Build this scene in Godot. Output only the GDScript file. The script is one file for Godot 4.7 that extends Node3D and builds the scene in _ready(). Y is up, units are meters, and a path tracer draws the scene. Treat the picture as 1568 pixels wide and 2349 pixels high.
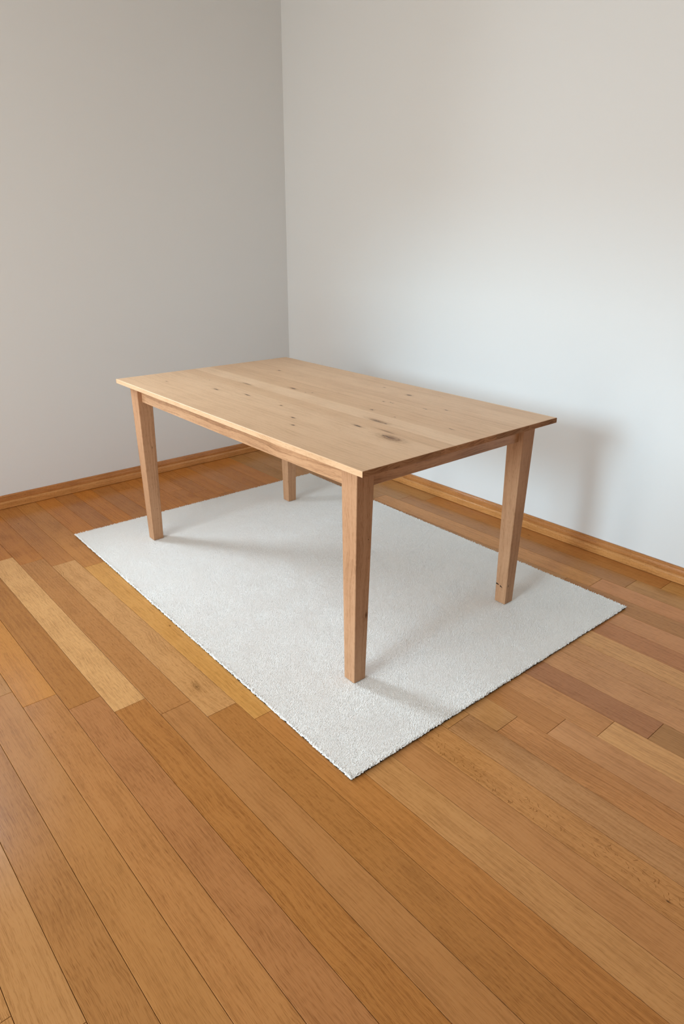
extends Node3D
# A bare room corner: white walls, oak boards laid with stepped joints, a cream rug and an oak table.
# The corner of the room is the origin: wall_right is z = 0 (along +x), wall_left is x = 0 (along +z).

const BOARD_W := 0.1018       # width of a floor board (across z)
const BOARD_L := 1.312        # length of a floor board (along x)
const BOARD_Z := 0.018        # where the row joints start
const ROOM_X := 5.9
const ROOM_Z := 5.0
const ROOM_H := 2.85
const WIN_Z0 := 1.92     # the narrow window of wall_left
const WIN_Z1 := 2.5
const WIN_Y0 := 1.0
const WIN_Y1 := 2.5
const RUG_TOP := 0.012
const TABLE_TOP := 0.76
const TABLE_L := 1.612
const TABLE_W := 0.9155
const TOP_THICK := 0.0178

var rng := RandomNumberGenerator.new()
var white_wall: StandardMaterial3D

# ------------------------------------------------------------------ helpers
func numbered(called: String, parent: Node) -> String:
	if not parent.has_node(NodePath(called)):
		return called
	var n := 1
	while parent.has_node(NodePath("%s_%03d" % [called, n])):
		n += 1
	return "%s_%03d" % [called, n]

func put(called: String, mesh: Mesh, m: Material, parent: Node = self) -> MeshInstance3D:
	var o := MeshInstance3D.new()
	o.name = numbered(called, parent)
	o.mesh = mesh
	if m != null:
		o.material_override = m
	o.cast_shadow = GeometryInstance3D.SHADOW_CASTING_SETTING_ON
	parent.add_child(o, true)
	return o

func tag(o: Node, label: String, category: String, group := "") -> void:
	o.set_meta("label", label)
	o.set_meta("category", category)
	if group != "":
		o.set_meta("group", group)

func structure(o: Node, label: String, category: String) -> void:
	o.set_meta("kind", "structure")
	tag(o, label, category)

func quad(st: SurfaceTool, a: Vector3, b: Vector3, c: Vector3, d: Vector3, na: Vector3, nb: Vector3, nc: Vector3, nd: Vector3, ua: Vector2, ub: Vector2, uc: Vector2, ud: Vector2) -> void:
	# wound so that the side the normals point to is the front
	var out := (b - a).cross(c - a)
	if out.length_squared() < 1e-16:
		out = (c - a).cross(d - a)
	var order := [0, 2, 1, 0, 3, 2] if out.dot(na + nb + nc + nd) > 0.0 else [0, 1, 2, 0, 2, 3]
	var p := [a, b, c, d]
	var n := [na, nb, nc, nd]
	var u := [ua, ub, uc, ud]
	for k in order:
		st.set_normal(n[k])
		st.set_uv(u[k])
		st.add_vertex(p[k])

func flat(st: SurfaceTool, a: Vector3, b: Vector3, c: Vector3, d: Vector3, n: Vector3, ua: Vector2, ub: Vector2, uc: Vector2, ud: Vector2) -> void:
	quad(st, a, b, c, d, n, n, n, n, ua, ub, uc, ud)

# A board x0..x1, z0..z1, y0..y1 whose top edges are rounded by r on the sides flagged (x0, x1, z0, z1).
# uv gives the texture coordinates of a point of the top, side_v how far the sides reach on in v per metre.
func slab(x0: float, x1: float, z0: float, z1: float, y0: float, y1: float, r: float, sides: Array, seg: int, uv: Callable, both := false, end_material: Material = null, face_material: Material = null) -> ArrayMesh:
	var st := SurfaceTool.new()
	st.begin(Mesh.PRIMITIVE_TRIANGLES)
	var se := SurfaceTool.new()     # the sawn ends, when they have a material of their own
	se.begin(Mesh.PRIMITIVE_TRIANGLES)
	var rings := []
	var angles := []
	if both:
		for k in seg + 1:
			angles.append(-PI / 2.0 + PI / 2.0 * k / seg)
	for k in seg + 1:
		angles.append(PI / 2.0 * k / seg)
	if not both:
		rings.append([x0, x1, z0, z1, y0, 0.0])
	for a in angles:
		var inset: float = r * (1.0 - cos(a))
		var y: float = (y1 - r + r * sin(a)) if (a > 0.0 or (a == 0.0 and rings.size() > seg)) else (y0 + r + r * sin(a) if both else y1 - r)
		if not both:
			y = y1 - r + r * sin(a)
		rings.append([x0 + inset * sides[0], x1 - inset * sides[1], z0 + inset * sides[2], z1 - inset * sides[3], y, a])
	for k in rings.size() - 1:
		var p = rings[k]
		var q = rings[k + 1]
		var around := [
			[Vector3(p[0], p[4], p[2]), Vector3(p[0], p[4], p[3]), Vector3(q[0], q[4], q[3]), Vector3(q[0], q[4], q[2]), Vector3(-1, 0, 0), sides[0]],
			[Vector3(p[1], p[4], p[2]), Vector3(p[1], p[4], p[3]), Vector3(q[1], q[4], q[3]), Vector3(q[1], q[4], q[2]), Vector3(1, 0, 0), sides[1]],
			[Vector3(p[0], p[4], p[2]), Vector3(p[1], p[4], p[2]), Vector3(q[1], q[4], q[2]), Vector3(q[0], q[4], q[2]), Vector3(0, 0, -1), sides[2]],
			[Vector3(p[0], p[4], p[3]), Vector3(p[1], p[4], p[3]), Vector3(q[1], q[4], q[3]), Vector3(q[0], q[4], q[3]), Vector3(0, 0, 1), sides[3]]]
		for f in around:
			var ap: float = p[5] if f[5] > 0 else 0.0
			var aq: float = q[5] if f[5] > 0 else 0.0
			var n0: Vector3 = f[4] * cos(ap) + Vector3.UP * sin(ap)
			var n1: Vector3 = f[4] * cos(aq) + Vector3.UP * sin(aq)
			quad(se if end_material != null and f[4].x != 0.0 and ap < 1.0 else st, f[0], f[1], f[2], f[3], n0, n0, n1, n1, uv.call(f[0]), uv.call(f[1]), uv.call(f[2]), uv.call(f[3]))
	var t = rings[-1]
	var tc := [Vector3(t[0], y1, t[2]), Vector3(t[1], y1, t[2]), Vector3(t[1], y1, t[3]), Vector3(t[0], y1, t[3])]
	flat(st, tc[0], tc[1], tc[2], tc[3], Vector3.UP, uv.call(tc[0]), uv.call(tc[1]), uv.call(tc[2]), uv.call(tc[3]))
	var b = rings[0]
	var bc := [Vector3(b[0], y0, b[2]), Vector3(b[1], y0, b[2]), Vector3(b[1], y0, b[3]), Vector3(b[0], y0, b[3])]
	flat(st, bc[0], bc[1], bc[2], bc[3], Vector3.DOWN, uv.call(bc[0]), uv.call(bc[1]), uv.call(bc[2]), uv.call(bc[3]))
	if end_material == null:
		return st.commit()
	st.set_material(face_material)
	se.set_material(end_material)
	return se.commit(st.commit())

func box_into(st: SurfaceTool, lo: Vector3, hi: Vector3) -> void:
	var z2 := Vector2.ZERO
	for ax in 3:
		for s in 2:
			var n := Vector3.ZERO
			n[ax] = 1.0 if s == 1 else -1.0
			var u := (ax + 1) % 3
			var v := (ax + 2) % 3
			var c := []
			for k in [[0, 0], [1, 0], [1, 1], [0, 1]]:
				var p := Vector3.ZERO
				p[ax] = hi[ax] if s == 1 else lo[ax]
				p[u] = hi[u] if k[0] == 1 else lo[u]
				p[v] = hi[v] if k[1] == 1 else lo[v]
				c.append(p)
			flat(st, c[0], c[1], c[2], c[3], n, Vector2(c[0][u], c[0][v]), Vector2(c[1][u], c[1][v]), Vector2(c[2][u], c[2][v]), Vector2(c[3][u], c[3][v]))

func boxes(list: Array) -> ArrayMesh:
	var st := SurfaceTool.new()
	st.begin(Mesh.PRIMITIVE_TRIANGLES)
	for b in list:
		box_into(st, b[0], b[1])
	return st.commit()

# ------------------------------------------------------------------ wood
func noise_bytes(w: int, h: int, sw: int, sh: int, sd: int, freq: float, octaves: int) -> PackedByteArray:
	# noise made on sw x sh pixels, then stretched to w x h: the stretch gives the grain its direction
	var n := FastNoiseLite.new()
	n.seed = sd
	n.noise_type = FastNoiseLite.TYPE_SIMPLEX
	n.frequency = freq
	n.fractal_octaves = octaves
	n.fractal_type = FastNoiseLite.FRACTAL_FBM if octaves > 1 else FastNoiseLite.FRACTAL_NONE
	var im := n.get_image(sw, sh, false, false, true)
	im.convert(Image.FORMAT_L8)
	im.resize(w, h, Image.INTERPOLATE_CUBIC)
	return im.get_data()

# o: dark, mid, light (sRGB colours), pore (strength), dash (pore length in pixels), rings, blotch, slope (pixels), cathedral ([x0, kx, ky] or null), flecks
func wood_bytes(w: int, h: int, sd: int, o: Dictionary) -> PackedByteArray:
	var pad := 48
	var hp := h + 2 * pad
	var dash: int = o.get("dash", 14)
	var pores := noise_bytes(w, hp, w / dash, hp, sd, o.get("pore_freq", 0.55), 1)
	var fine := noise_bytes(w, hp, w / 48, hp, sd + 1, 0.33, 2)
	var rings := noise_bytes(w, hp, maxi(w / 160, 4), hp, sd + 2, o.get("ring_freq", 0.055), 2)
	var blotch := noise_bytes(w, h, maxi(w / 40, 4), maxi(h / 20, 4), sd + 3, 0.12, 3)
	var bend := PackedInt32Array()
	bend.resize(w)
	var bn := FastNoiseLite.new()
	bn.seed = sd + 4
	bn.frequency = 0.0016
	var slope: float = o.get("slope", 10.0)
	for x in w:
		bend[x] = clampi(pad + int(slope * 2.0 * bn.get_noise_1d(x)), 0, 2 * pad)
	var lut := PackedByteArray()
	lut.resize(768)
	var cd: Color = o.dark
	var cm: Color = o.mid
	var cl: Color = o.light
	for i in 256:
		var t := i / 255.0
		var c := cd.lerp(cm, t * 2.0) if t < 0.5 else cm.lerp(cl, t * 2.0 - 1.0)
		lut[3 * i] = c.r8
		lut[3 * i + 1] = c.g8
		lut[3 * i + 2] = c.b8
	var kr: float = o.get("rings", 0.5)
	var kb: float = o.get("blotch", 0.35)
	var kf: float = o.get("fine", 0.25)
	var kp: float = o.get("pore", 1.0)
	var thr: int = o.get("threshold", 92)
	var base := 128.0 - 128.0 * (kr + kb + kf) 
	var cath = o.get("cathedral")
	var cx := 0.0
	var ckx := 0.0
	var cky := 0.0
	var cyc := h * 0.5
	var camp := 0.0
	if cath != null:
		cx = cath[0] * w
		ckx = cath[1]
		cky = cath[2]
		camp = cath[3]
		cyc = h * cath[4]
	var out := PackedByteArray()
	out.resize(w * h * 3)
	var q := 0
	for y in h:
		var row := y * w
		var yy := (y - cyc) * (y - cyc) * cky
		for x in w:
			var s := row + bend[x] * w + x
			var v := base + kr * rings[s] + kf * fine[s] + kb * blotch[row + x]
			if camp > 0.0:
				var ph := (x - cx) * ckx + yy + rings[s] * 0.012
				v -= camp * (ph - floorf(ph)) * (ph - floorf(ph)) - camp * 0.33
			var p := pores[s]
			if p < thr:
				v -= (thr - p) * kp
			var i := 3 * clampi(int(v), 0, 255)
			out[q] = lut[i]
			out[q + 1] = lut[i + 1]
			out[q + 2] = lut[i + 2]
			q += 3
	return out

func darken(d: PackedByteArray, w: int, h: int, x: int, y: int, k: float, tint: Color) -> void:
	if x < 0 or y < 0 or x >= w or y >= h:
		return
	var q := 3 * (y * w + x)
	d[q] = int(lerpf(d[q], tint.r8, k))
	d[q + 1] = int(lerpf(d[q + 1], tint.g8, k))
	d[q + 2] = int(lerpf(d[q + 2], tint.b8, k))

# a knot: a dark ragged heart, a brown halo drawn out along the grain
func knot(d: PackedByteArray, w: int, h: int, cx: float, cy: float, rx: float, ry: float, heart: float, halo: float, tilt: float, sd: int, black := Color(0.22, 0.135, 0.085)) -> void:
	var n := FastNoiseLite.new()
	n.seed = sd
	n.frequency = 0.11
	var brown := Color(0.47, 0.31, 0.18)
	var fx := int(rx * 3.6) + 4
	var fy := int(ry * 4.0) + 4
	for j in range(-fy, fy + 1):
		for i in range(-fx, fx + 1):
			var ty := j - tilt * i
			var e := n.get_noise_2d(i * 0.45, ty * 1.6)
			var a := (i / rx) * (i / rx) + (ty / ry) * (ty / ry)
			var ah := (i / (rx * 2.1)) * (i / (rx * 2.1)) + (ty / (ry * 2.3)) * (ty / (ry * 2.3))
			if halo > 0.0 and ah < 2.2:
				var ring := 0.75 + 0.25 * sin(sqrt(ah) * 15.0 + e * 3.0)
				darken(d, w, h, int(cx) + i, int(cy) + j, clampf(1.25 * halo * exp(-ah * 2.2) * ring * (1.0 + e * 0.8), 0.0, 1.0), brown)
			if heart > 0.0 and a + e * 1.6 < 1.0:
				darken(d, w, h, int(cx) + i, int(cy) + j, heart * clampf((1.0 - a - e * 1.6) * 1.4, 0.0, 1.0), black)

# medullary flecks: short curved dark squiggles in a wandering band
func flecks(d: PackedByteArray, w: int, h: int) -> void:
	var brown := Color(0.50, 0.31, 0.15)
	for n in 240:
		var u := rng.randf()
		var cx := u * w
		var cy := h * (0.5 + 0.22 * sin(u * 7.0) + rng.randf_range(-0.24, 0.24))
		var a := rng.randf_range(0.5, 1.1) * (1.0 if rng.randf() < 0.75 else -1.0)
		var turn := rng.randf_range(-0.09, 0.09)
		var k := rng.randf_range(0.25, 0.6)
		for t in rng.randi_range(8, 22):
			darken(d, w, h, int(cx), int(cy), k, brown)
			darken(d, w, h, int(cx) + 1, int(cy), k * 0.8, brown)
			darken(d, w, h, int(cx), int(cy) + 1, k * 0.5, brown)
			darken(d, w, h, int(cx) + 2, int(cy), k * 0.4, brown)
			cx += cos(a)
			cy += sin(a) * 0.8
			a += turn

func texture_of(d: PackedByteArray, w: int, h: int) -> ImageTexture:
	var im := Image.create_from_data(w, h, false, Image.FORMAT_RGB8, d)
	im.generate_mipmaps()
	return ImageTexture.create_from_image(im)

func wood_material(t: Texture2D, rough: float, spec: float) -> StandardMaterial3D:
	var m := StandardMaterial3D.new()
	m.albedo_texture = t
	m.roughness = rough
	m.metallic_specular = spec
	return m

# ------------------------------------------------------------------ the scene
func _ready() -> void:
	rng.seed = 20240611
	set_view()
	set_light()
	build_room()
	build_floor()
	build_baseboards()
	build_rug()
	build_table()

func set_view() -> void:
	var cam := Camera3D.new()
	cam.name = "camera"
	cam.keep_aspect = Camera3D.KEEP_HEIGHT
	cam.fov = 74.43
	cam.near = 0.05
	var right := Vector3(0.65703921, 0.0053474, -0.75383744)
	var up := Vector3(-0.29047378, 0.92455683, -0.24661641)
	var fwd := Vector3(-0.69564679, -0.38100666, -0.60902337)
	cam.transform = Transform3D(Basis(right, up, -fwd).orthonormalized(), Vector3(3.66700549, 1.35043301, 2.73429904))
	add_child(cam)
	cam.make_current()

func set_light() -> void:
	var e := Environment.new()
	e.background_mode = Environment.BG_SKY
	var sm := ProceduralSkyMaterial.new()
	sm.sky_top_color = Color(0.72, 0.80, 0.90)
	sm.sky_horizon_color = Color(0.88, 0.91, 0.94)
	sm.ground_bottom_color = Color(0.42, 0.41, 0.38)
	sm.ground_horizon_color = Color(0.55, 0.55, 0.52)
	var sky := Sky.new()
	sky.sky_material = sm
	e.sky = sky
	e.background_energy_multiplier = 1.0
	e.ambient_light_source = Environment.AMBIENT_SOURCE_SKY
	e.tonemap_mode = Environment.TONE_MAPPER_LINEAR
	e.tonemap_exposure = 2.52
	e.sdfgi_enabled = true
	e.ssao_enabled = true
	e.ssil_enabled = true
	var we := WorldEnvironment.new()
	we.name = "world_environment"
	we.environment = e
	add_child(we)

	# the bright low part of the sky that shines through the garden door of wall_front
	var low_sky := DirectionalLight3D.new()
	low_sky.name = "low_bright_sky"
	low_sky.look_at_from_position(Vector3.ZERO, Vector3(-0.08, -0.25, -1.0), Vector3.UP)
	low_sky.light_angular_distance = 11.0
	low_sky.light_color = Color(0.78, 0.92, 1.0)
	low_sky.light_energy = 0.2
	low_sky.shadow_enabled = true
	add_child(low_sky)

	# the bright sky that stands before the narrow window in wall_left
	var a := AreaLight3D.new()
	a.name = "window_daylight"
	a.area_size = Vector2(1.7, 2.0)
	a.look_at_from_position(Vector3(-1.5, 2.6, 3.15), Vector3(0.0, 1.8, 2.6), Vector3.UP)
	a.light_color = Color(0.90, 0.96, 1.0)
	a.light_energy = 16.3
	a.area_range = 12.0
	a.area_attenuation = 2.0
	a.shadow_enabled = true
	add_child(a)

	# daylight of the garden door in wall_front
	var b := AreaLight3D.new()
	b.name = "garden_door_daylight"
	b.area_size = Vector2(2.0, 2.2)
	b.look_at_from_position(Vector3(2.3, 1.2, ROOM_Z + 0.02), Vector3(2.3, 1.2, 0.0), Vector3.UP)
	b.light_color = Color(0.968, 0.985, 0.978)
	b.light_energy = 3.45
	b.area_range = 14.0
	b.area_attenuation = 2.0
	b.shadow_enabled = true
	add_child(b)

func build_room() -> void:
	white_wall = StandardMaterial3D.new()
	white_wall.albedo_color = Color(0.90, 0.90, 0.895)
	white_wall.roughness = 0.85
	white_wall.metallic_specular = 0.3
	var n := FastNoiseLite.new()
	n.seed = 5
	n.frequency = 0.06
	n.fractal_octaves = 3
	var nt := NoiseTexture2D.new()
	nt.width = 512
	nt.height = 512
	nt.seamless = true
	nt.noise = n
	nt.as_normal_map = true
	nt.bump_strength = 0.6
	white_wall.normal_enabled = true
	white_wall.normal_texture = nt
	white_wall.normal_scale = 0.06
	white_wall.uv1_triplanar = true
	white_wall.uv1_scale = Vector3(2.2, 2.2, 2.2)
	var taupe := white_wall.duplicate()
	taupe.albedo_color = Color(0.66, 0.62, 0.58)  # unseen wall darkened to take bounce light off the leg sides
	var t := 0.2
	structure(put("wall_right", boxes([[Vector3(-t, 0, -t), Vector3(ROOM_X + t, ROOM_H, 0)]]), white_wall), "white painted wall on the right behind the table", "wall")
	structure(put("wall_left", boxes([
		[Vector3(-t, 0, 0), Vector3(0, ROOM_H, WIN_Z0)], [Vector3(-t, 0, WIN_Z1), Vector3(0, ROOM_H, ROOM_Z)],
		[Vector3(-t, 0, WIN_Z0), Vector3(0, WIN_Y0, WIN_Z1)], [Vector3(-t, WIN_Y1, WIN_Z0), Vector3(0, ROOM_H, WIN_Z1)]]), white_wall), "greyer shaded white wall on the left of the corner", "wall")
	structure(put("wall_front", boxes([
		[Vector3(-t, 0, ROOM_Z), Vector3(1.15, ROOM_H, ROOM_Z + t)], [Vector3(3.45, 0, ROOM_Z), Vector3(ROOM_X + t, ROOM_H, ROOM_Z + t)],
		[Vector3(1.15, 2.45, ROOM_Z), Vector3(3.45, ROOM_H, ROOM_Z + t)]]), white_wall), "white wall with the garden door opening, outside the picture", "wall")
	structure(put("wall_back", boxes([[Vector3(ROOM_X, 0, 0), Vector3(ROOM_X + t, ROOM_H, ROOM_Z)]]), taupe), "plain wall behind the viewer toned taupe to cut bounce light, outside the picture", "wall")
	window_into("window_1", Vector3(-t, WIN_Y0, WIN_Z0), Vector3(0, WIN_Y1, WIN_Z1), 0, -0.16, "narrow white framed window at the left edge, outside the picture", "window")
	window_into("door_1", Vector3(1.15, 0, ROOM_Z), Vector3(3.45, 2.45, ROOM_Z + t), 2, ROOM_Z + 0.12, "glazed white garden door facing the right wall, outside the picture", "door")
	structure(put("ceiling", boxes([[Vector3(-t, ROOM_H, -t), Vector3(ROOM_X + t, ROOM_H + t, ROOM_Z + t)]]), white_wall), "plain white ceiling above the room, outside the picture", "ceiling")

# boards whose colour stands out in the photograph: [row, place in the row]: lightness, warmth (golden > 0, pinkish < 0)
# boards whose colour stands out, wall_left ones with painted baseboard reflection: [row, place in the row]: red, green, blue against the common tone
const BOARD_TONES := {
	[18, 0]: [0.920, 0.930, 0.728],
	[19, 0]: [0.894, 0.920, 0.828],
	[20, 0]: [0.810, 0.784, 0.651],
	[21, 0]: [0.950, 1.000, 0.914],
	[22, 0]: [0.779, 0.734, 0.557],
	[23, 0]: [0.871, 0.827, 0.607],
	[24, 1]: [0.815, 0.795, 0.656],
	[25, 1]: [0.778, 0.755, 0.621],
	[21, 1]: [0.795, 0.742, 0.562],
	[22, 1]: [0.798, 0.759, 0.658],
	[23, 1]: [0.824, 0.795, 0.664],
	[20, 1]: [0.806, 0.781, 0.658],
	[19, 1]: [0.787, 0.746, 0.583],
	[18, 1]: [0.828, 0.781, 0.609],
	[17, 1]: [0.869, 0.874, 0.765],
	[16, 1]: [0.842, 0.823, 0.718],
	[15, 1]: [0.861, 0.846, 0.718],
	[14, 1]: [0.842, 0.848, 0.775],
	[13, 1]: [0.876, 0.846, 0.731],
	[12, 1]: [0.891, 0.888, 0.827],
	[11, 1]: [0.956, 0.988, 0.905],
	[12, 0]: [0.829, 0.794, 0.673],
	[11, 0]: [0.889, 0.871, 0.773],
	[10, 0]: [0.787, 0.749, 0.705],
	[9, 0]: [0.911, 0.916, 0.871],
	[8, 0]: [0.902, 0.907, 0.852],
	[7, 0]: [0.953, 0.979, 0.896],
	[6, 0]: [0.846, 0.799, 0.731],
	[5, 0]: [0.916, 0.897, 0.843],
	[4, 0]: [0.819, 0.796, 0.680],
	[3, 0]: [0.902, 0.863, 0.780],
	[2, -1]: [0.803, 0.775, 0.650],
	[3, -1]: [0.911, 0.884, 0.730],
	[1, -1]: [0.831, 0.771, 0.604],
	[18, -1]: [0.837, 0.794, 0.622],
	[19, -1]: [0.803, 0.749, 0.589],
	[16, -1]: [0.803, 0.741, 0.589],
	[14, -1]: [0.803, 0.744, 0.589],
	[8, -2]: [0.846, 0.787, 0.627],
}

func board_tone(k: int, j: int) -> Color:
	var g := rng.randf_range(0.80, 0.88)
	var hue := rng.randf_range(-0.03, 0.03)
	var c := Color(g * (1.0 + hue * 0.3), g, g * (0.85 - hue * 1.3))
	if k > 5 and j < 0:      # baseboard reflection painted into the boards along wall_left as a redder tint
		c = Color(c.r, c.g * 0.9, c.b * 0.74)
	if BOARD_TONES.has([k, j]):
		var t: Array = BOARD_TONES[[k, j]]
		c = Color(t[0], t[1], t[2])
	return Color(minf(c.r, 1.0), minf(c.g, 1.0), minf(c.b, 1.0))

func window_into(called: String, lo: Vector3, hi: Vector3, across: int, glass_at: float, label: String, category: String) -> void:
	# a white frame with a mullion round a pane, filling the opening lo..hi; across is the axis through the wall
	var along := 2 if across == 0 else 0
	var t := 0.05
	var list := []
	var pa := Vector3.ZERO
	var pb := Vector3.ZERO
	pa[across] = glass_at - 0.03
	pb[across] = glass_at + 0.03
	for side in [[lo[along], lo[along] + t, lo.y, hi.y], [hi[along] - t, hi[along], lo.y, hi.y], [lo[along] + t, hi[along] - t, lo.y, lo.y + t], [lo[along] + t, hi[along] - t, hi.y - t, hi.y]]:
		pa[along] = side[0]; pb[along] = side[1]; pa.y = side[2]; pb.y = side[3]
		list.append([pa, pb])
	var paint := StandardMaterial3D.new()
	paint.albedo_color = Color(0.92, 0.92, 0.91)
	paint.roughness = 0.45
	var f := put(called, boxes(list), paint)
	structure(f, label, category)
	var glass := StandardMaterial3D.new()
	glass.transparency = BaseMaterial3D.TRANSPARENCY_ALPHA
	glass.albedo_color = Color(0.95, 0.98, 1.0, 0.06)
	glass.roughness = 0.02
	pa = lo + Vector3.ONE * t
	pb = hi - Vector3.ONE * t
	pa[across] = glass_at - 0.004
	pb[across] = glass_at + 0.004
	put("pane", boxes([[pa, pb]]), glass, f)

func build_floor() -> void:
	var sub := StandardMaterial3D.new()
	sub.albedo_color = Color(0.16, 0.09, 0.05)
	sub.roughness = 0.9
	var f := put("floor", boxes([[Vector3(-0.2, -0.05, -0.2), Vector3(ROOM_X + 0.2, -0.0125, ROOM_Z + 0.2)]]), sub)
	structure(f, "oak strip floor of orange-brown boards with stepped end joints", "floor")
	var w := 2048
	var h := 160
	var look := {"dark": Color8(176, 119, 76), "mid": Color8(232, 167, 118), "light": Color8(242, 180, 133)}
	var tx := []
	for n in 14:
		var o := look.duplicate()
		o.slope = rng.randf_range(2.0, 11.0)
		o.pore = rng.randf_range(0.55, 1.05)
		o.rings = rng.randf_range(0.15, 0.3)
		o.blotch = rng.randf_range(0.12, 0.28)
		o.fine = 0.12
		o.dash = [20, 26, 32][n % 3]
		o.pore_freq = 0.9
		o.threshold = 100
		if n % 4 == 3:
			o.cathedral = [0.1, 0.006, 0.0016, 46.0, rng.randf_range(0.35, 0.65)]
		if n == 13:
			o.cathedral = [0.85, 0.009, 0.0022, 40.0, 0.45]
			o.slope = 24.0
		var d := wood_bytes(w, h, 100 + 17 * n, o)
		if n == 12:
			flecks(d, w, h)
		if n == 13:
			knot(d, w, h, 0.885 * w, 0.52 * h, 26.0, 9.0, 0.0, 0.55, 0.05, 77)
		elif n % 5 == 2:
			knot(d, w, h, rng.randf_range(0.2, 0.8) * w, rng.randf_range(0.3, 0.7) * h, 7.0, 3.0, 0.5, 0.4, 0.0, 70 + n)
		tx.append(texture_of(d, w, h))
	var gap := 0.00035
	var x_end := ROOM_X
	var last := -1
	for k in range(0, int(ROOM_Z / BOARD_W) + 2):
		var z1: float = minf(BOARD_Z + BOARD_W * k, ROOM_Z)
		var z0: float = maxf(BOARD_Z + BOARD_W * (k - 1), 0.0)
		if z1 - z0 < 0.004:
			continue
		var zk := BOARD_Z + BOARD_W * k
		for j in range(-6, 8):
			var x0: float = 2.803 + BOARD_L * j - zk
			var x1: float = x0 + BOARD_L
			var bx0 := x0
			x0 = maxf(x0, 0.0)
			x1 = minf(x1, x_end)
			if x1 - x0 < 0.004:
				continue
			var pick := rng.randi_range(0, 11)
			if pick == last:
				pick = (pick + 5) % 12
			last = pick
			var fu := rng.randf() < 0.5
			var fv := rng.randf() < 0.5
			if k == 15 and j == 1:
				pick = 12
			elif k == 19 and j == 0:
				pick = 13
				fu = false
				fv = false
			var bz0 := zk - BOARD_W
			var uv := func(p: Vector3) -> Vector2:
				var u := (p.x - bx0) / BOARD_L
				var v := (p.z - bz0) / BOARD_W
				return Vector2(1.0 - u if fu else u, 1.0 - v if fv else v)
			var m := wood_material(tx[pick], 0.2, 0.3)
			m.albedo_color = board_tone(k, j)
			put("plank", slab(x0 + gap, x1 - gap, z0 + gap, z1 - gap, -0.0125, 0.0, 0.0009, [1, 1, 1, 1], 1, uv), m, f)

func build_baseboards() -> void:
	var w := 2048
	var h := 128
	var d := wood_bytes(w, h, 900, {"dark": Color8(152, 98, 50), "mid": Color8(202, 141, 81), "light": Color8(216, 158, 98), "pore": 0.9, "dash": 14, "rings": 0.22, "blotch": 0.2, "fine": 0.2, "slope": 14.0, "cathedral": [0.2, 0.004, 0.002, 40.0, 0.35]})
	var m := wood_material(texture_of(d, w, h), 0.24, 0.5)
	# depth from the wall, height
	var prof := [Vector2(0.0, 0.069), Vector2(0.0075, 0.069), Vector2(0.0105, 0.0645), Vector2(0.0115, 0.0625), Vector2(0.0105, 0.061), Vector2(0.012, 0.059), Vector2(0.0125, 0.0405), Vector2(0.0105, 0.0), Vector2(0.0100, 0.0387), Vector2(0.0135, 0.0385), Vector2(0.0165, 0.0375), Vector2(0.0195, 0.035), Vector2(0.0212, 0.0315), Vector2(0.022, 0.0275), Vector2(0.0222, 0.003), Vector2(0.0205, 0.0012), Vector2(0.010, 0.0012)]
	var base_look: StandardMaterial3D = m
	var shoe_look: StandardMaterial3D = m.duplicate()
	base_look.albedo_color = Color(0.93, 0.89, 0.87)
	for side in 2:
		var o := put("baseboard_right" if side == 0 else "baseboard_left", moulding(prof.slice(0, 8), side), base_look)
		structure(o, "varnished oak baseboard with rounded shoe along the bright right wall" if side == 0 else "shaded oak baseboard with rounded shoe along the left wall", "baseboard")
		put("shoe_moulding", moulding(prof.slice(8), side), shoe_look, o)

func moulding(prof: Array, side: int) -> ArrayMesh:
	var st := SurfaceTool.new()
	st.begin(Mesh.PRIMITIVE_TRIANGLES)
	var len := ROOM_X if side == 0 else ROOM_Z
	var run := 0.0
	var face_normal := func(i: int) -> Vector2:
		return Vector2(prof[i].y - prof[i + 1].y, prof[i + 1].x - prof[i].x).normalized()
	for i in prof.size() - 1:
		var a: Vector2 = prof[i]
		var b: Vector2 = prof[i + 1]
		var n2: Vector2 = face_normal.call(i)
		var m0 := n2
		var m1 := n2
		if i > 0 and face_normal.call(i - 1).dot(n2) > 0.75:
			m0 = (n2 + face_normal.call(i - 1)).normalized()
		if i < prof.size() - 2 and face_normal.call(i + 1).dot(n2) > 0.75:
			m1 = (n2 + face_normal.call(i + 1)).normalized()
		var v0 := run / 0.105
		run += a.distance_to(b)
		var v1 := run / 0.105
		var pa0: Vector3
		var pa1: Vector3
		var pb0: Vector3
		var pb1: Vector3
		var na: Vector3
		var nb: Vector3
		if side == 0:
			pa0 = Vector3(a.x, a.y, a.x); pa1 = Vector3(len, a.y, a.x)
			pb0 = Vector3(b.x, b.y, b.x); pb1 = Vector3(len, b.y, b.x)
			na = Vector3(0, m0.y, m0.x); nb = Vector3(0, m1.y, m1.x)
		else:
			pa0 = Vector3(a.x, a.y, a.x); pa1 = Vector3(a.x, a.y, len)
			pb0 = Vector3(b.x, b.y, b.x); pb1 = Vector3(b.x, b.y, len)
			na = Vector3(m0.x, m0.y, 0); nb = Vector3(m1.x, m1.y, 0)
		quad(st, pa0, pa1, pb1, pb0, na, na, nb, nb, Vector2(0, v0), Vector2(len / 1.5, v0), Vector2(len / 1.5, v1), Vector2(0, v1))
	return st.commit()

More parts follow.
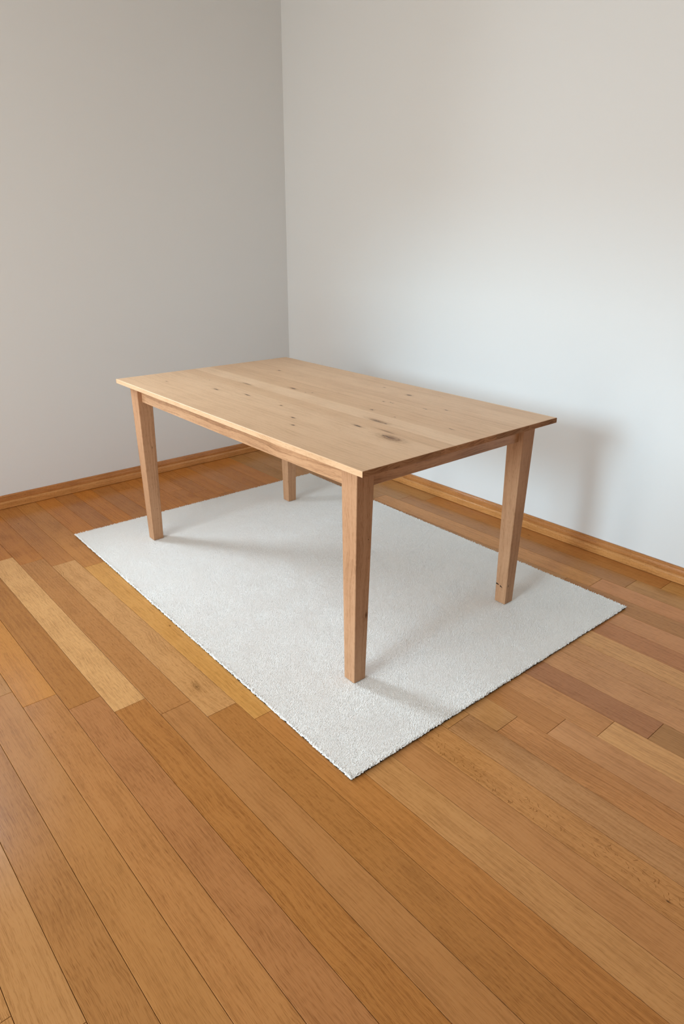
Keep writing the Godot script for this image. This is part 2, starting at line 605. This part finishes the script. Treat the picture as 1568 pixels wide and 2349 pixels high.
func build_rug() -> void:
	var rug := Node3D.new()
	rug.name = "rug"
	add_child(rug)
	rug.position = Vector3(1.6361, 0.0, 1.0681)
	rug.rotation.y = -0.0211
	tag(rug, "rectangular cream short-pile rug lying under the wooden table", "rug")
	var lx := 2.0416
	var lz := 1.4187
	var back := StandardMaterial3D.new()
	back.albedo_color = Color(0.17, 0.10, 0.07)
	back.roughness = 0.95
	put("backing", boxes([[Vector3(-lx / 2 + 0.0035, 0.0003, -lz / 2 + 0.0035), Vector3(lx / 2 - 0.0035, 0.003, lz / 2 - 0.0035)]]), back, rug)
	var nx := 681
	var nz := 473
	var fine := FastNoiseLite.new()
	fine.seed = 71
	fine.frequency = 0.42
	fine.fractal_octaves = 2
	var fb := fine.get_image(nx, nz, false, false, true)
	fb.convert(Image.FORMAT_L8)
	var f := fb.get_data()
	for q in nx * nz:
		f[q] = (f[q] + 2 * (rng.randi() & 255)) / 3
	var broad := FastNoiseLite.new()
	broad.seed = 72
	broad.frequency = 0.018
	broad.fractal_octaves = 3
	var bb := broad.get_image(nx, nz, false, false, true)
	bb.convert(Image.FORMAT_L8)
	var b := bb.get_data()
	var hs := PackedFloat32Array()
	hs.resize(nx * nz)
	var vs := PackedVector3Array()
	vs.resize(nx * nz)
	var ns := PackedVector3Array()
	ns.resize(nx * nz)
	var us := PackedVector2Array()
	us.resize(nx * nz)
	for j in nz:
		for i in nx:
			var q := j * nx + i
			var edge := mini(mini(i, nx - 1 - i), mini(j, nz - 1 - j))
			var y := 0.0082 + f[q] * 0.000004 + b[q] * 0.000005
			if edge == 0:
				y -= 0.0007
			elif edge == 1:
				y -= 0.0003
			elif edge == 2:
				y -= 0.0001
			hs[q] = y
			var x := (float(i) / (nx - 1) - 0.5) * lx
			var z := (float(j) / (nz - 1) - 0.5) * lz
			if edge < 3:
				var rag := (f[(q * 7 + 13) % (nx * nz)] - 128.0) * 0.00003
				if i < 3 or i > nx - 4:
					x += rag
				if j < 3 or j > nz - 4:
					z += rag
			vs[q] = Vector3(x, y, z)
			us[q] = Vector2(x, z)
	var dx := lx / (nx - 1)
	for j in nz:
		var j0 := maxi(j - 1, 0)
		var j1 := mini(j + 1, nz - 1)
		for i in nx:
			var i0 := maxi(i - 1, 0)
			var i1 := mini(i + 1, nx - 1)
			var lean := (b[j * nx + i] - 128.0) * 0.0009
			ns[j * nx + i] = Vector3((hs[j * nx + i0] - hs[j * nx + i1]) / (2.0 * dx) + lean, 1.0, (hs[j0 * nx + i] - hs[j1 * nx + i]) / (2.0 * dx) - lean * 0.6).normalized()
	var ix := PackedInt32Array()
	ix.resize((nx - 1) * (nz - 1) * 6)
	var c := 0
	for j in nz - 1:
		for i in nx - 1:
			var q := j * nx + i
			ix[c] = q; ix[c + 1] = q + 1; ix[c + 2] = q + nx
			ix[c + 3] = q + 1; ix[c + 4] = q + nx + 1; ix[c + 5] = q + nx
			c += 6
	var arr := []
	arr.resize(Mesh.ARRAY_MAX)
	arr[Mesh.ARRAY_VERTEX] = vs
	arr[Mesh.ARRAY_NORMAL] = ns
	arr[Mesh.ARRAY_TEX_UV] = us
	arr[Mesh.ARRAY_INDEX] = ix
	var am := ArrayMesh.new()
	am.add_surface_from_arrays(Mesh.PRIMITIVE_TRIANGLES, arr)
	var wool := StandardMaterial3D.new()
	wool.albedo_color = Color(0.985, 0.98, 0.968)
	wool.roughness = 1.0
	wool.metallic_specular = 0.1
	var pile := put("pile", am, wool, rug)
	pile.set_meta("kind", "stuff")
	# the loose fibre ends that make the cut edge ragged
	var tuft := SurfaceTool.new()
	tuft.begin(Mesh.PRIMITIVE_TRIANGLES)
	for k in 4:
		var a0 := TAU * k / 4.0
		var a1 := TAU * (k + 1) / 4.0
		var p0 := Vector3(cos(a0) * 0.0016, 0, sin(a0) * 0.0016)
		var p1 := Vector3(cos(a1) * 0.0016, 0, sin(a1) * 0.0016)
		var q0 := Vector3(cos(a0) * 0.0011, 0.0055, sin(a0) * 0.0011)
		var q1 := Vector3(cos(a1) * 0.0011, 0.0055, sin(a1) * 0.0011)
		var tip := Vector3(0, 0.0075, 0)
		for v in [p0, p1, q0, p1, q1, q0, q0, q1, tip]:
			tuft.set_normal((Vector3(v.x, 0, v.z) * 500.0 + Vector3(0, 0.6, 0)).normalized())
			tuft.add_vertex(v)
	var mm := MultiMesh.new()
	mm.transform_format = MultiMesh.TRANSFORM_3D
	mm.mesh = tuft.commit()
	var places := []
	for side in 4:
		var run := lx if side < 2 else lz
		var count := int(run / 0.0022)
		for k in count:
			var s := (k + rng.randf()) / count - 0.5
			var inn := rng.randf_range(0.0, 0.006)
			var out := Vector3(0, 0, -1 if side == 0 else 1) if side < 2 else Vector3(-1 if side == 2 else 1, 0, 0)
			var pos := Vector3(s * lx, 0, 0) if side < 2 else Vector3(0, 0, s * lz)
			pos += out * ((lz if side < 2 else lx) / 2.0 - 0.001 - inn)
			pos.y = rng.randf_range(0.0058, 0.0066)
			var lean := out * rng.randf_range(0.0, 0.35) + Vector3(rng.randf_range(-0.5, 0.5), 1.0 - 0.5 * (1.0 - inn / 0.0075), rng.randf_range(-0.5, 0.5))
			var yv := lean.normalized()
			var xv := yv.cross(Vector3(0.3, 0.1, 0.95)).normalized()
			var sc := rng.randf_range(0.8, 1.25)
			places.append(Transform3D(Basis(xv, yv, xv.cross(yv)).scaled_local(Vector3(sc, sc, sc)), pos))
	# the pile itself, tuft by tuft
	var step := 0.003
	for j in int(lz / step) - 2:
		for i in int(lx / step) - 2:
			var px := -lx / 2 + (i + 1.5 + rng.randf_range(-0.45, 0.45)) * step
			var pz := -lz / 2 + (j + 1.5 + rng.randf_range(-0.45, 0.45)) * step
			var bq := clampi(int((pz / lz + 0.5) * nz), 0, nz - 1) * nx + clampi(int((px / lx + 0.5) * nx), 0, nx - 1)
			var nap := (b[bq] - 128.0) * 0.002
			var yv := Vector3(rng.randf_range(-0.35, 0.35) + nap + 0.05, 1.0, rng.randf_range(-0.35, 0.35) - nap * 0.6).normalized()
			var xv := yv.cross(Vector3(0.3, 0.1, 0.95)).normalized()
			var sc := rng.randf_range(0.85, 1.2)
			places.append(Transform3D(Basis(xv, yv, xv.cross(yv)).scaled_local(Vector3(sc, rng.randf_range(0.75, 0.95), sc)), Vector3(px, 0.0052, pz)))
	mm.instance_count = places.size()
	for k in places.size():
		mm.set_instance_transform(k, places[k])
	var fr := MultiMeshInstance3D.new()
	fr.name = "pile_tufts"
	fr.multimesh = mm
	fr.material_override = wool
	fr.set_meta("kind", "stuff")
	rug.add_child(fr, true)

func build_table() -> void:
	var table := Node3D.new()
	table.name = "dining_table"
	add_child(table)
	table.position = Vector3(1.6103, RUG_TOP - 0.0005, 1.0931)
	table.rotation.y = -0.0133
	tag(table, "rustic oak dining table with knotty glued top and four tapered legs", "table")
	var y1 := TABLE_TOP - table.position.y
	var y0 := y1 - TOP_THICK
	var rough := 0.4
	var spec := 0.35
	# --- the top: staves glued edge to edge
	var cuts := [0.4578, 0.36, 0.26, 0.143, 0.077, -0.008, -0.12, -0.19, -0.262, -0.36, -0.4578]
	var tones := [0.55, 0.6, 0.75, 0.4, 1.0, 0.4, 0.6, 0.5, 0.8, 0.6]
	var w := 2048
	var eg := wood_bytes(256, 256, 8800, {"dark": Color8(128, 86, 58), "mid": Color8(176, 126, 88), "light": Color8(190, 142, 102), "pore": 1.0, "dash": 6, "rings": 0.7, "blotch": 0.4, "fine": 0.3, "slope": 40.0})
	var end_texture := texture_of(eg, 256, 256)
	var top := Node3D.new()
	top.name = "table_top"
	table.add_child(top)
	var knots := [   # x, z, half length, half width, heart, halo, tilt
		[-0.347, 0.228, 0.016, 0.004, 0.75, 0.5, 0.0], [-0.178, 0.186, 0.022, 0.0035, 1.0, 0.3, 0.06], [-0.521, -0.212, 0.010, 0.004, 0.8, 0.4, 0.0],
		[-0.163, -0.027, 0.018, 0.005, 0.7, 0.55, 0.05], [0.05, 0.185, 0.007, 0.0035, 0.9, 0.4, 0.0], [0.223, 0.258, 0.010, 0.003, 0.9, 0.5, 0.05],
		[0.302, 0.317, 0.008, 0.004, 0.95, 0.35, -0.1], [0.228, -0.31, 0.012, 0.006, 0.9, 0.45, 0.0], [0.271, -0.166, 0.004, 0.003, 0.8, 0.2, 0.0],
		[0.244, -0.156, 0.006, 0.003, 0.8, 0.2, 0.0], [0.285, -0.163, 0.003, 0.003, 0.7, 0.2, 0.0], [0.312, -0.031, 0.008, 0.004, 0.9, 0.3, 0.0],
		[0.443, 0.063, 0.034, 0.008, 0.35, 0.5, 0.04], [0.485, 0.064, 0.007, 0.004, 0.75, 0.3, 0.0], [0.447, 0.157, 0.018, 0.004, 0.9, 0.6, 0.05],
		[0.622, 0.172, 0.034, 0.013, 0.14, 0.75, 0.04], [0.600, 0.170, 0.022, 0.0022, 1.0, 0.0, 0.08], [0.488, -0.237, 0.008, 0.003, 0.85, 0.2, 0.0],
		[0.675, -0.054, 0.016, 0.002, 0.9, 0.2, 0.06], [0.426, -0.192, 0.012, 0.002, 0.7, 0.2, 0.06], [-0.528, 0.154, 0.004, 0.002, 0.5, 0.2, 0.0],
		[-0.05, -0.04, 0.004, 0.003, 0.7, 0.2, 0.0], [-0.07, -0.02, 0.003, 0.002, 0.7, 0.2, 0.0], [-0.36, 0.07, 0.03, 0.004, 0.25, 0.5, 0.03], [0.56, 0.13, 0.03, 0.003, 0.25, 0.5, 0.05],
		[-0.62, 0.31, 0.008, 0.003, 0.5, 0.3, 0.0], [0.06, -0.335, 0.006, 0.003, 0.5, 0.3, 0.0], [0.44, -0.022, 0.004, 0.002, 0.7, 0.2, 0.0]]
	for n in 10:
		var z1: float = cuts[n]
		var z0: float = cuts[n + 1]
		var h := int((z1 - z0) * 1270.0)
		var t: float = tones[n]
		var o := {"dark": Color8(172, 130, 92).lerp(Color8(192, 152, 114), t), "mid": Color8(210, 167, 127).lerp(Color8(230, 193, 156), t), "light": Color8(219, 178, 138).lerp(Color8(238, 206, 172), t),
			"pore": 0.6, "pore_freq": 0.7, "dash": 18, "rings": 0.2, "blotch": 0.14, "fine": 0.15, "slope": 6.0 + 8.0 * rng.randf(), "threshold": 84}
		if n in [2, 6, 8]:
			o.cathedral = [rng.randf(), 0.004, 0.0016, 30.0, 0.5]
		var d := wood_bytes(w, h, 3000 + 31 * n, o)
		for q in knots:
			if q[1] > z0 - 0.01 and q[1] < z1 + 0.01:
				knot(d, w, h, (q[0] / TABLE_L + 0.5) * w, (q[1] - z0) / (z1 - z0) * h, q[2] * 1270.0, q[3] * 1270.0, q[4], q[5], q[6], int(q[0] * 1000.0) + 4000)
		var m := wood_material(texture_of(d, w, h), rough, spec)
		var uv := func(p: Vector3) -> Vector2:
			return Vector2(p.x / TABLE_L + 0.5, (p.z - z0) / (z1 - z0) + (y1 - p.y) * 3.0)
		var ends := wood_material(end_texture, 0.7, 0.2)
		var shade := rng.randf_range(0.84, 1.02)
		ends.albedo_color = Color(shade, shade, shade)
		ends.uv1_triplanar = true
		ends.uv1_scale = Vector3(7.0, 11.0, 11.0)
		ends.uv1_offset = Vector3(n * 0.37, n * 0.21, n * 0.53)
		put("stave", slab(-TABLE_L / 2, TABLE_L / 2, z0, z1, y0, y1, 0.0022, [1, 1, 1 if n == 9 else 0, 1 if n == 0 else 0], 3, uv, false, ends, m), null, top)
	# --- legs
	var ox := 0.0596
	var oz := 0.0333
	var s_top := 0.0688
	var s_bot := 0.0487
	var tap := 0.0085
	var lw := 1024
	var lh := 256
	var at := 0
	for sz in [1, -1]:
		for sx in [-1, 1]:
			var d := wood_bytes(lw, lh, 5000 + 41 * at, {"dark": Color8(142, 100, 69), "mid": Color8(187, 143, 108), "light": Color8(201, 159, 125), "pore": 0.75, "pore_freq": 0.8, "dash": 18, "rings": 0.25, "blotch": 0.2, "fine": 0.15, "slope": 10.0, "cathedral": [0.15, 0.012, 0.004, 40.0, 0.1] if at == 1 else null})
			if at == 0:      # two old worm holes and a pip
				knot(d, lw, lh, 0.155 * lw, 0.404 * lh, 2.0, 1.7, 1.0, 0.0, 0.0, 81)
				knot(d, lw, lh, 0.105 * lw, 0.404 * lh, 2.0, 1.7, 1.0, 0.0, 0.0, 82)
				knot(d, lw, lh, 0.45 * lw, 0.41 * lh, 6.0, 1.6, 0.6, 0.3, 0.0, 83)
			elif at == 1:    # a small knot at the edge
				knot(d, lw, lh, 0.24 * lw, 0.785 * lh, 10.0, 4.0, 0.35, 0.6, 0.0, 84)
				knot(d, lw, lh, 0.50 * lw, 0.80 * lh, 1.8, 1.5, 0.9, 0.0, 0.0, 85)
			elif at == 3:    # black cracks across the foot
				for c in 40:
					var fc := c / 39.0
					for e in range(-2, 3):
						if absi(e) <= (2 if fc < 0.5 else 1):
							darken(d, lw, lh, int(0.077 * lw - fc * 2.0) + e, int((0.51 + 0.055 * fc) * lh), 0.95, Color(0.05, 0.03, 0.03))
							darken(d, lw, lh, int(0.073 * lw - fc * 5.0) + e, int((0.60 + 0.055 * fc) * lh), 0.95, Color(0.05, 0.03, 0.03))
				knot(d, lw, lh, 0.08 * lw, 0.80 * lh, 5.0, 2.5, 0.7, 0.4, 0.0, 86)
			var m := wood_material(texture_of(d, lw, lh), 0.55, 0.25)
			var hi_x: float = TABLE_L / 2 - ox
			var hi_z: float = TABLE_W / 2 - oz
			var st := SurfaceTool.new()
			st.begin(Mesh.PRIMITIVE_TRIANGLES)
			var rings := []
			for lev in [[0.0, 0.0015], [0.0015, 0.0], [y0, 0.0]]:
				var f: float = lev[0] / y0
				var s: float = lerpf(s_bot, s_top, f)
				var off: float = tap * (1.0 - f)
				var inset: float = lev[1]
				var xa: float = hi_x - off - s + inset
				var xb: float = hi_x - off - inset
				var za: float = hi_z - off - s + inset
				var zb: float = hi_z - off - inset
				var r := 0.0028
				var ring := []
				for corner in [[xb, zb, 0.0], [xa, zb, 0.5], [xa, za, 1.0], [xb, za, 1.5]]:
					var ccx: float = corner[0] + (-r if corner[0] == xb else r)
					var ccz: float = corner[1] + (-r if corner[1] == zb else r)
					for a in 4:
						var ang: float = corner[2] * PI + a * PI / 6.0
						ring.append([Vector3((ccx + r * cos(ang)) * sx, lev[0], (ccz + r * sin(ang)) * sz), Vector3(cos(ang) * sx, 0, sin(ang) * sz)])
				rings.append(ring)
			for lev in 2:
				for i in 16:
					var j := (i + 1) % 16
					var a0 = rings[lev][i]
					var a1 = rings[lev][j]
					var b0 = rings[lev + 1][i]
					var b1 = rings[lev + 1][j]
					var face := i / 4
					var va := face * 0.25 + (0.02 if i % 4 < 3 else 0.0) + (i % 4) * 0.002
					var vb := va + 0.002
					if i % 4 == 3:
						va = face * 0.25 + 0.01
						vb = face * 0.25 + 0.25
					quad(st, a0[0], a1[0], b1[0], b0[0], a0[1], a1[1], b1[1], b0[1], Vector2(a0[0].y, va), Vector2(a1[0].y, vb), Vector2(b1[0].y, vb), Vector2(b0[0].y, va))
			for lev in [0, 2]:
				var mid := Vector3.ZERO
				for v in rings[lev]:
					mid += v[0] / 16.0
				var up := Vector3.DOWN if lev == 0 else Vector3.UP
				for i in 16:
					var p = rings[lev][i][0]
					var q = rings[lev][(i + 1) % 16][0]
					quad(st, mid, p, q, q, up, up, up, up, Vector2(0.5, 0.5), Vector2(0.5, 0.52), Vector2(0.52, 0.5), Vector2(0.52, 0.5))
			put("leg", st.commit(), m, table)
			at += 1
	# --- aprons, set back behind the faces of the legs
	var rec := 0.02
	var th := 0.02
	var yb := 0.672 - table.position.y
	for k in 4:
		var aw := 1024
		var ah := 96
		var d := wood_bytes(aw, ah, 7000 + 13 * k, {"dark": Color8(140, 98, 66), "mid": Color8(199, 154, 115), "light": Color8(216, 174, 136), "pore": 0.7, "dash": 16, "rings": 0.4, "blotch": 0.25, "fine": 0.25, "slope": 16.0, "cathedral": [0.1, 0.005, 0.003, 60.0, 0.8]})
		var m := wood_material(texture_of(d, aw, ah), 0.45, 0.5)
		var long := k < 2
		var sg := 1.0 if k % 2 == 0 else -1.0
		var half := (TABLE_L / 2 - ox - s_top + 0.001) if long else (TABLE_W / 2 - oz - s_top + 0.001)
		var face := (TABLE_W / 2 - oz - rec) if long else (TABLE_L / 2 - ox - rec)
		var c0 := minf(sg * face, sg * (face - th))
		var c1 := maxf(sg * face, sg * (face - th))
		var uv := func(p: Vector3) -> Vector2:
			return Vector2((p.x if long else p.z) / 1.4 + 0.5, (y0 - p.y) / 0.075 + absf((p.z if long else p.x) - sg * face) * 4.0)
		var mesh := slab(-half, half, c0, c1, yb, y0, 0.0008, [0, 0, 1, 1], 1, uv, true) if long else slab(c0, c1, -half, half, yb, y0, 0.0008, [1, 1, 0, 0], 1, uv, true)
		put("apron", mesh, m, table)
